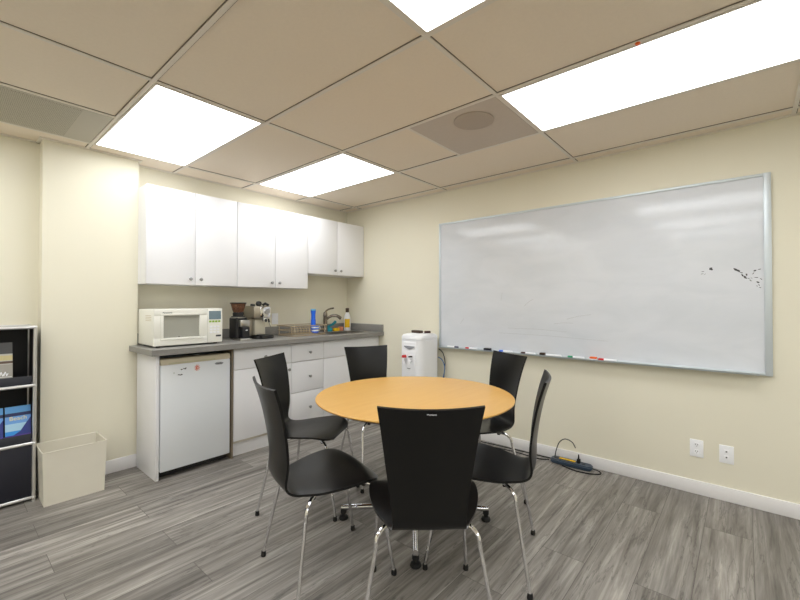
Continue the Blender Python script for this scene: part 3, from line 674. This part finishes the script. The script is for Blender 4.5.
def brochure(x, w_, z, hgt, y, m, label, tilt=.18):
    t = thing('brochure', label, 'brochure', (x, y, z), group=None)
    R_ = Matrix.Rotation(-tilt, 4, 'X')
    f = MB(); f.box(-w_ / 2, w_ / 2, -.008, 0, 0, hgt); ob = f.build('booklet', m, t); ob.data.transform(R_)
    return t, R_
t1, R_ = brochure(-2.917, .118, ZS[1] + .0125, .225, -.222, 'paper', 'blue beach brochure in the rack, right of the two')
def beachify(t, w_, txt, R_):
    # printed cover with sky, sea, dark hills and sand stripes
    cov = MB(); y = -.0086
    cov.use(mat('print sky', (92, 160, 222), .35)).box(-w_ / 2, w_ / 2, y, -.008, .185, .225)
    cov.use(mat('print hill', (36, 44, 92), .35)).box(-w_ / 2, w_ / 2, y, -.008, .165, .185)
    cov.use(mat('print haze', (110, 165, 232), .35)).box(-w_ / 2, w_ / 2, y, -.008, .120, .165)
    cov.use(mat('print sea', (170, 212, 240), .35)).box(-w_ / 2, w_ / 2, y, -.008, .075, .120)
    cov.use(mat('print lagoon', (50, 150, 230), .35)).box(-w_ / 2, w_ / 2, y, -.008, .050, .075)
    cov.use(mat('print shade', (84, 62, 160), .35)).box(-w_ / 2, w_ / 2, y, -.008, 0, .050)
    cov.use(mat('print palm', (46, 60, 140), .35)).prism([(w_ / 2, .05), (w_ / 2, .15), (w_ / 2 - .02, .12), (w_ / 2 - .05, .07), (w_ / 2 - .08, .05)], -.009, y, 'y')
    cov.use(mat('print foam', (222, 214, 240), .35))
    for k in range(4): cov.prism([(-w_ / 2 + .005 + k * .028, .006), (-w_ / 2 + .022 + k * .028, .006), (-w_ / 2 + .030 + k * .028, .024), (-w_ / 2 + .015 + k * .028, .024)], -.009, y, 'y')
    c_ = cov.build('cover_print', None, t); c_.data.transform(R_)
    tx = MB().text(txt, .034, T(0, -.0094, .150) @ FACE_NY).build('title_lettering', mat('cream lettering', (236, 226, 170), .5), t); tx.data.transform(R_)
beachify(t1, .118, 'Beach', R_)
t2, R_ = brochure(-3.043, .118, ZS[1] + .0125, .225, -.222, 'paper', 'blue beach brochure in the rack cut off by the left edge')
beachify(t2, .118, 'South', R_)
t3, R_ = brochure(-3.02, .15, ZS[2] + .0125, .265, -.222, 'paper', 'grey and cream brochure on the top shelf of the rack')
f = MB(); f.use(mat('print dark', (72, 72, 74), .4)).box(-.075, .075, -.0086, -.008, .195, .265); f.use(mat('print cream band', (200, 188, 140), .5)).box(-.075, .075, -.0088, -.008, .155, .185)
f.use(mat('print brown band', (96, 78, 66), .5)).box(-.075, .075, -.0087, -.008, .135, .150)
f.use(mat('print grey', (158, 154, 146), .5)).box(-.075, .075, -.0086, -.008, .0, .130)
c_ = f.build('cover_print', None, t3); c_.data.transform(R_)
f = MB()
for k in range(3): f.tube(spline([(.0 + k * .018, -.0095, .06), (.006 + k * .018, -.0095, .085), (.012 + k * .018, -.0095, .06), (.018 + k * .018, -.0095, .075)], 4), .002, 5)
f.tube([(-.02, -.0095, .056), (.07, -.0095, .052)], .0016, 5)
c_ = f.build('script_lettering', 'white', t3); c_.data.transform(R_)

# cream waste bin
t = thing('waste_bin', 'cream rectangular open waste bin on the floor before the pillar', 'waste bin', (-2.68, -.29, 0)); o = t.location
BX0, BX1, BYa, BYb, BH, tk = -2.820, -2.515, -.412, -.165, .33, .004
f = MB(o); g = .010
def bin_ring(z, ins, e): return [(BX0 - e + ins, BYa - e + ins, z), (BX1 + e - ins, BYa - e + ins, z), (BX1 + e - ins, BYb + e * .5 - ins, z), (BX0 - e + ins, BYb + e * .5 - ins, z)]
lo, hi, hi2, lo2 = bin_ring(0, 0, 0), bin_ring(BH, 0, g), bin_ring(BH, tk, g), bin_ring(.006, tk, 0)
vs = [[f.bm.verts.new(Vector(p) - f.o) for p in rr] for rr in (lo, hi, hi2, lo2)]
for a, d in zip(vs, vs[1:]):
    for k in range(4): f.bm.faces.new((a[k], a[(k + 1) % 4], d[(k + 1) % 4], d[k]))
f.bm.faces.new(vs[0][::-1]); f.bm.faces.new(vs[3])
ob = f.build('bin_body', 'bin', t)
f = MB(o); rim = [Vector(p) for p in bin_ring(BH, 0, g)]
f.tube(rim + [rim[0]], .0035, 6); f.build('rim', 'bin', t)

# ------------------------------------------------------------------ round table
TC = (-1.450, -2.212)
t = thing('round_table', 'round golden wood table on a chrome four-foot pedestal', 'table', (TC[0], TC[1], 0)); o = t.location
R0 = .561
MB(o).lathe([(R0 - .03, .6995), (R0 - .004, .7105), (R0, .714), (R0, .718), (R0 - .003, .7205), (0, .7205)], (*TC, 0), 96).build('tabletop', 'beech', t, sharp=25)
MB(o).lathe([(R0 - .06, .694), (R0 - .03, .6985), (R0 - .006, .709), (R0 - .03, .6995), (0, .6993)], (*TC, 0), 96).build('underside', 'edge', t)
MB(o).lathe([(.15, .688), (.15, .694)], (*TC, 0), 32).build('top_plate', 'black', t)
MB(o).lathe([(.045, .06), (.042, .07), (.03, .08), (.03, .66), (.06, .688)], (*TC, 0), 28).build('pedestal', 'chrome', t)
for k in range(4):
    a = math.radians(39.5 + 90 * k); ca, sa = math.cos(a), math.sin(a)
    L_ = .41
    p = [(TC[0] + ca * r, TC[1] + sa * r, z) for r, z in ((.02, .085), (.10, .082), (L_ - .02, .068), (L_ + .012, .068))]
    lg = MB(o).tube(p, .0155, 12).build('foot', 'chrome', t)
    MB(o).lathe([(.024, 0), (.027, .006), (.024, .016), (.012, .022), (.012, .034), (.017, .036), (.017, .055), (.010, .058)], (TC[0] + ca * L_, TC[1] + sa * L_, 0), 20).build('glide', 'rubber', lg)

# ------------------------------------------------------------------ chairs
PROF = [(-.322, .895), (-.298, .82), (-.279, .74), (-.265, .66), (-.257, .59), (-.255, .53), (-.252, .492), (-.241, .464), (-.215, .448),
        (-.165, .443), (-.11, .444), (-.05, .449), (.012, .456), (.07, .461), (.116, .461), (.153, .454), (.180, .443), (.193, .432)]
WID = [.182, .172, .162, .152, .142, .134, .130, .130, .137, .158, .188, .210, .224, .228, .222, .200, .162, .115]
def prof_at(u):
    k = min(int(u), len(PROF) - 2); t = u - k
    P = [Vector((p[0], p[1], wv)) for p, wv in zip(PROF, WID)]
    p0, p1, p2, p3 = P[max(k - 1, 0)], P[k], P[k + 1], P[min(k + 2, len(P) - 1)]
    return .5 * ((2 * p1) + (p2 - p0) * t + (2 * p0 - 5 * p1 + 4 * p2 - p3) * t * t + (3 * p1 - p0 - 3 * p2 + p3) * t ** 3)
def shell(u0, u1, rows, name, parent):
    b = bmesh.new(); C = 17; th = .0052; grid = []
    for i in range(rows + 1):
        u = u0 + (u1 - u0) * i / rows; p = prof_at(u); q0, q1 = prof_at(max(u - .02, 0)), prof_at(min(u + .02, len(PROF) - 1.001))
        tan = Vector((q1.x - q0.x, 0, q1.y - q0.y)).normalized(); nor = Vector((-tan.z, 0, tan.x))
        if nor.x < 0 and nor.z < 0: nor = -nor
        back = max(0, min(1, (8.5 - u) / 4)); seat = max(0, min(1, (u - 8) / 3)) * max(0, min(1, (15.5 - u) / 2))
        row = []
        for j in range(C):
            t_ = -1 + 2 * j / (C - 1); y = p.z * t_
            bow = .022 * back * (t_ * t_) + .010 * seat * (t_ * t_ - .3) - .004 * (1 - back) * (t_ ** 4)
            base = Vector((p.x, y, p.y)) + nor * bow
            row.append((b.verts.new(base + nor * th), b.verts.new(base - nor * th)))
        grid.append(row)
    def q(a, c, d, e): 
        f = b.faces.new((a, c, d, e)); f.smooth = True
    for i in range(rows):
        for j in range(C - 1):
            q(grid[i][j][0], grid[i + 1][j][0], grid[i + 1][j + 1][0], grid[i][j + 1][0])
            q(grid[i][j][1], grid[i][j + 1][1], grid[i + 1][j + 1][1], grid[i + 1][j][1])
        for j in (0, C - 1):
            q(grid[i][j][0], grid[i][j][1], grid[i + 1][j][1], grid[i + 1][j][0])
    for i in (0, rows):
        for j in range(C - 1): q(grid[i][j][0], grid[i][j + 1][0], grid[i][j + 1][1], grid[i][j][1])
    m_ = MB(); bmesh.ops.recalc_face_normals(b, faces=list(b.faces)); m_._merge(b, True)
    return m_.build(name, 'ply', parent, sharp=50)
NP = len(PROF) - 1.001
def make_chair(label, x, y, deg):
    t = thing('dining_chair', label, 'chair', (x, y, 0), math.radians(deg), 'black plywood chairs around the round table')
    shell(0, 7, 34, 'backrest', t); shell(7, NP, 52, 'seat', t)
    MB().lathe([(.07, .434), (.085, .429), (.085, .422), (.05, .418)], (-.02, 0, 0), 28).build('seat_mount', 'blackm', t)
    for sx in (-1, 1):
        for sy in (-1, 1):
            fx = .235 if sx > 0 else -.235; fy = sy * (.215 if sx > 0 else .250)
            pts = spline([(sx * .03, sy * .04, .422), (sx * .10, sy * .115, .421), (sx * .145, sy * .160, .415), (sx * .170, sy * .185, .392), (sx * .178, sy * .192, .350)], 6)
            pts += [Vector((fx, fy, .02))]
            lg = MB().tube(pts, .0083, 10).build('leg', 'chrome', t)
            MB().lathe([(.0115, 0), (.0125, .005), (.0105, .024), (.0085, .026)], (fx, fy, 0), 12).build('leg_cap', 'rubber', lg)
            MB().lathe([(.010, .404), (.012, .410), (.012, .428 + .014 * (sx > 0))], (sx * .122, sy * .128, 0), 10).build('stacking_pad', 'rubber', lg)
    return t
def copy_thing(root, label, x, y, deg):
    r = root.copy(); COL.objects.link(r); r.location = (x, y, 0); r.rotation_euler = (0, 0, math.radians(deg)); r['label'] = label
    for ch in list(root.children):
        c = ch.copy(); COL.objects.link(c); c.parent = r
        for g in ch.children: d = g.copy(); COL.objects.link(d); d.parent = c
    return r
c0 = make_chair('black plywood chair seen from behind, nearest the camera in front of the table', -1.950, -2.663, 42)
copy_thing(c0, 'black plywood chair left of the table, nearer of the two facing right', -2.040, -2.160, -16.5)
copy_thing(c0, 'black plywood chair left of the table in front of the white drawers', -1.684, -1.566, -61)
copy_thing(c0, 'black plywood chair behind the table, its back before the sink cabinet', -1.126, -1.626, -115)
copy_thing(c0, 'black plywood chair right behind the table, its back just below the whiteboard tray', -.947, -2.293, 152)
copy_thing(c0, 'black plywood chair seen edge-on at the right of the table', -1.468, -2.661, 111)
# maker's mark on the back of the nearest chair
p = prof_at(.28)
f = MB(); yy = .004
f.text('Montana', .0095, T(p.x - .0064, .0, p.y) @ Matrix.Rotation(math.radians(16), 4, 'Y') @ FACE_NX, .0004)
f.build('maker_mark', mat('pale print', (205, 205, 212), .5), c0)
